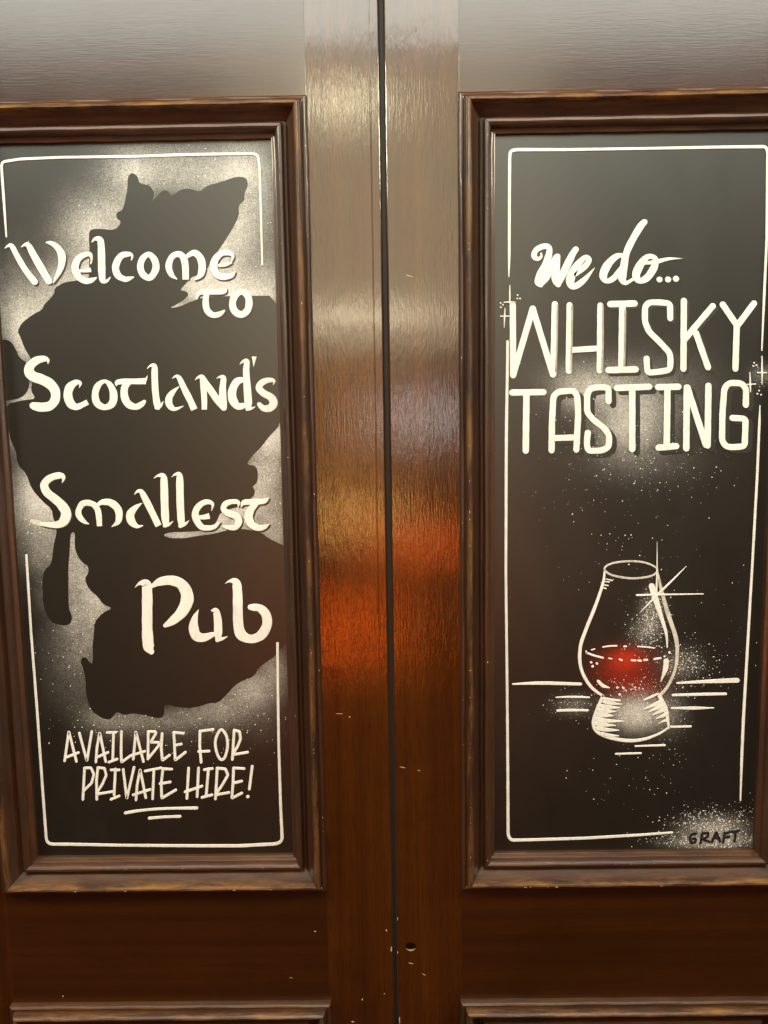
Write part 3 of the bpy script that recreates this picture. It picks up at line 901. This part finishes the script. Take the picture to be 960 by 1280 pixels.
# the nosing glass
g = lambda st, nm, **k: glyph(bdR, O_, st, name=nm, **k)
g([cl([(401, 132, 8), (430, 110, 8), (500, 101, 9), (565, 107, 8), (611, 130, 7), (600, 154, 8), (560, 166, 9), (500, 169, 9), (430, 156, 9)])], 'glass_rim', mat='faint')
g([[(402, 140, 8), (395, 190, 11), (365, 280, 13), (325, 380, 14), (304, 450, 14), (308, 530, 13), (345, 600, 13), (395, 640, 10)]], 'glass_side')
g([[(612, 140, 8), (630, 220, 14), (655, 310, 17), (685, 400, 17), (692, 460, 15), (685, 530, 12), (655, 600, 12), (620, 640, 14)]], 'glass_side', mat='faint')
g([[(395, 640, 12), (370, 700, 15), (357, 750, 14), (375, 785, 14), (430, 808, 14), (500, 818, 14), (560, 812, 12), (620, 790, 9), (658, 765, 8)],
   [(622, 640, 16), (645, 690, 18), (655, 740, 12), (658, 768, 8)]], 'glass_foot')
hatch = [[(398, 662, 13), (425, 668, 14), (470, 672, 4)], [(392, 680, 17), (420, 684, 17), (462, 686, 4)], [(384, 697, 19), (410, 700, 18), (445, 701, 4)], [(378, 714, 19), (405, 716, 18), (435, 718, 4)],
         [(372, 732, 20), (405, 738, 18), (478, 740, 4)], [(370, 748, 19), (400, 754, 17), (444, 757, 4)], [(374, 768, 18), (410, 774, 16), (458, 776, 4)], [(392, 790, 15), (420, 796, 14), (458, 798, 4)],
         [(628, 662, 17), (600, 674, 14), (556, 694, 3)], [(634, 678, 17), (608, 688, 14), (575, 704, 3)], [(640, 694, 17), (620, 702, 14), (592, 716, 3)], [(646, 712, 16), (630, 720, 13), (606, 730, 3)], [(650, 736, 14), (636, 740, 8), (618, 748, 3)]]
for hs in hatch:
    g([hs], 'hatch_stroke', base=0.0011)
dash = [[(330, 467, 8), (360, 478, 9), (395, 487, 8)], [(418, 489, 5), (430, 491, 6)], [(462, 493, 8), (470, 497, 8)], [(510, 497, 8), (525, 498, 9)], [(537, 498, 10), (546, 499, 10)], [(560, 496, 9), (572, 495, 9)],
        [(602, 492, 10), (626, 488, 8)], [(641, 482, 8)], [(661, 466, 10)], [(395, 444, 6), (420, 440, 7), (450, 439, 7)], [(480, 442, 7), (488, 441, 7)], [(535, 442, 6), (570, 444, 6), (600, 448, 6)],
        [(350, 455, 6), (362, 452, 6)], [(630, 446, 6)], [(328, 460, 6), (330, 468, 8)]]
for ds in dash:
    g([ds], 'dash', mode='line')
for hl in ([[(376, 580, 12), (395, 598, 14), (420, 606, 5)]], [[(395, 648, 12), (430, 655, 12), (462, 657, 8)]], [[(560, 655, 7), (590, 642, 10), (615, 630, 8)]],
           [[(648, 500, 22), (645, 530, 20), (628, 578, 5)]], [[(590, 200, 24), (605, 250, 24), (630, 330, 16), (648, 390, 12), (652, 445, 5)]]):
    g(hl, 'highlight_stroke', base=0.0009)
for x, y, d in [(348, 505, 10), (371, 510, 10), (354, 521, 11), (453, 606, 10), (477, 608, 10), (462, 634, 10), (540, 608, 6), (555, 611, 6), (525, 605, 6)]:
    g([[(x, y, d)]], 'dot')
g([[(508, 614, 9)]], 'dot', mat='pink')
for tk in ([(408, 172, 5), (432, 178, 6)], [(402, 182, 5), (420, 184, 6)], [(398, 196, 5), (415, 198, 6)], [(398, 208, 5), (407, 210, 6)]):
    g([tk], 'tick_stroke', mode='line')
g([[(611, 22, 1.5), (611, 120, 5), (608, 236, 9)]], 'sparkle_ray', base=0.0013)
g([[(530, 236, 8), (610, 234, 8), (795, 231, 5)]], 'sparkle_ray', base=0.00145)
g([[(727, 120, 2), (680, 168, 7), (612, 234, 9), (575, 272, 6), (545, 303, 2)]], 'sparkle_ray', base=0.0016)
for ln in ([(35, 592, 7), (150, 588, 14), (306, 592, 12)], [(208, 645, 5), (270, 643, 9), (340, 645, 7)], [(214, 698, 10), (270, 696, 11), (335, 697, 8)], [(692, 588, 8), (800, 582, 14), (932, 577, 20)],
           [(675, 636, 10), (780, 633, 12), (886, 631, 11)], [(670, 688, 8), (760, 688, 13), (838, 687, 4)], [(668, 763, 9), (746, 761, 9)], [(525, 840, 7), (642, 836, 9)], [(447, 871, 8), (547, 868, 8)]):
    g([ln], 'ground_stroke')
# signature, black over the flecked corner
SG = Frame(840, 1000, 8)
SIG = [[[(240, 330), (195, 332), (172, 375), (187, 425), (225, 418), (238, 382), (205, 380)]],
       [[(300, 320), (280, 425)], [(300, 325), (360, 322), (352, 362), (300, 385), (370, 412)]],
       [[(395, 415), (440, 310), (475, 408)], [(410, 372), (465, 370)]],
       [[(522, 320), (508, 418)], [(522, 324), (590, 310)], [(516, 366), (570, 360)]],
       [[(600, 312), (665, 300)], [(632, 310), (620, 408)]]]
for st in SIG:
    glyph(bdR, SG, st, w=25, mode='line', mat='deep', base=0.0016, thick=0.0002, corner=1.5)
spatter(bdR, [(800, 590, 60, 22, 150, .25, .9), (770, 690, 45, 34, 60, .3, 1.1), (760, 590, 60, 40, 60, .25, .9), (815, 768, 8, 17, 480, .25, .9), (806, 792, 13, 12, 240, .25, .85), (850, 828, 16, 14, 320, .25, .95),
              (870, 838, 24, 18, 90, .25, .8), (795, 885, 24, 14, 240, .25, .8), (795, 858, 22, 7, 150, .25, .8), (718, 882, 20, 10, 120, .25, .7), (840, 900, 14, 24, 130, .25, .7),
              (893, 1032, 26, 12, 620, .25, 1.05), (890, 1051, 38, 6, 560, .25, 1.05), (860, 1040, 20, 12, 100, .25, 1.0), (800, 970, 50, 24, 60, .25, .9), (890, 780, 50, 60, 60, .25, .8),
              (740, 500, 26, 22, 60, .3, .9), (790, 550, 40, 20, 90, .3, 1.0), (955, 470, 6, 10, 50, .25, .7), (935, 1010, 6, 14, 20, .3, .9), (690, 520, 40, 40, 24, .25, .8)])
# old screw hole as a flat disc, its inner shade painted dark, with a pale lip, on the meeting stile
hx, hz = px(513.5, 1183, 0)
V = [(hx, -0.0005, hz)] + [(hx + 0.0068 * math.cos(a * math.pi / 10), -0.0003, hz + 0.0062 * math.sin(a * math.pi / 10)) for a in range(20)]
so = mesh_obj('screw_hole', V, [(0, 1 + a, 1 + (a + 1) % 20) for a in range(20)], M['hole'], None)
adopt(rootR, invR, so)
V, F = [], []
for k in range(13):
    a = math.radians(196 + k * 12.5)
    tkn = 0.0030 * math.sin(math.pi * (k + 0.15) / 12.3)
    V += [(hx + 0.0070 * math.cos(a), -0.0006, hz + 0.0066 * math.sin(a)), (hx + (0.0070 - tkn) * math.cos(a), -0.0009, hz + (0.0066 - tkn) * math.sin(a))]
for k in range(12):
    F.append((2 * k, 2 * k + 1, 2 * k + 3, 2 * k + 2))
lip = mesh_obj('screw_hole_lip', V, F, M['chip'], None)
adopt(rootR, invR, lip)

# knocks and flecks in the varnish
cL = [(483, 1163, 0, 1.8, 3.4, 0), (489, 1186, 0, 2.2, 9, 0), (480.5, 1242, 0, 1.6, 3, .3), (453, 1249, 0, 1.8, 3.2, -.4), (441, 1277, 0, 6, 2, 0), (424, 892, 0, 13, 1.0, 0), (437, 896, 0, 2.5, 1.6, 0),
      (394, 1164, 0, 4, 2, 0), (364, 1222, 0, 5, 1, 0), (79, 1245, 0, 1.6, 3, .5)]
cR = [(497, 1148, 0, 1.2, 6, 0), (499.5, 1275, 0, 1.6, 10, 0), (497, 1190, 0, 1.2, 4, 0), (503, 959, 0, 8, 1.4, -.2), (524, 963, 0, 5, 1, -.3), (514, 1204, 0, 9, 1.6, -.2), (530, 1218, 0, 6, 1, -.5), (512, 345, 0, 9, 1.6, -.3)]
r2 = random.Random(11)
for lst, o, side in ((cL, OL, 'x1'), (cR, OR, 'x0')):
    sgn = -1 if side == 'x1' else 1
    for k in range(40):
        z = r2.uniform(o['z0'] + 0.02, o['z1'] - 0.05)
        u, h = r2.choice([(0.0025, 0.0100), (0.0108, 0.0204), (0.0108, 0.0204), (0.0352, 0.0083)])
        X = o[side] + sgn * u
        # place in metres directly: convert back through a tiny local frame
        lst.append(('m', X, z, -h - 0.0001, r2.uniform(0.5, 1.4), r2.uniform(0.9, 4.0) * r2.random()))
    for k in range(9):
        X = r2.uniform(o['x0'] + 0.06, o['x1'] - 0.06)
        u, h = r2.choice([(0.0108, 0.0204), (0.0352, 0.0083)])
        lst.append(('m', X, o['z0'] + u, -h - 0.0001, r2.uniform(1.0, 4.0), r2.uniform(0.6, 1.6)))
for lst, rt, iv in ((cL, rootL, invL), (cR, rootR, invR)):
    V, F = [], []
    for it in lst:
        if it[0] == 'm':
            _, X, Z, Y, lw, lh = it
            ang = 0
        else:
            x, y, pl, lw, lh, ang = it
            X, Z = px(x, y, pl)
            Y = pl - 0.0003
        v0 = len(V)
        for i in range(7):
            a = 2 * math.pi * i / 7
            q = 0.65 + 0.6 * r2.random()
            lx, lz = lw / 1970 * math.cos(a) * q, lh / 1970 * math.sin(a) * q
            V.append((X + lx * math.cos(ang) - lz * math.sin(ang), Y, Z + lx * math.sin(ang) + lz * math.cos(ang)))
        F.append(tuple(range(v0, v0 + 7)))
    o = mesh_obj('varnish_chips', V, F, M['chip'], None)
    o['kind'] = 'stuff'
    adopt(rt, iv, o)
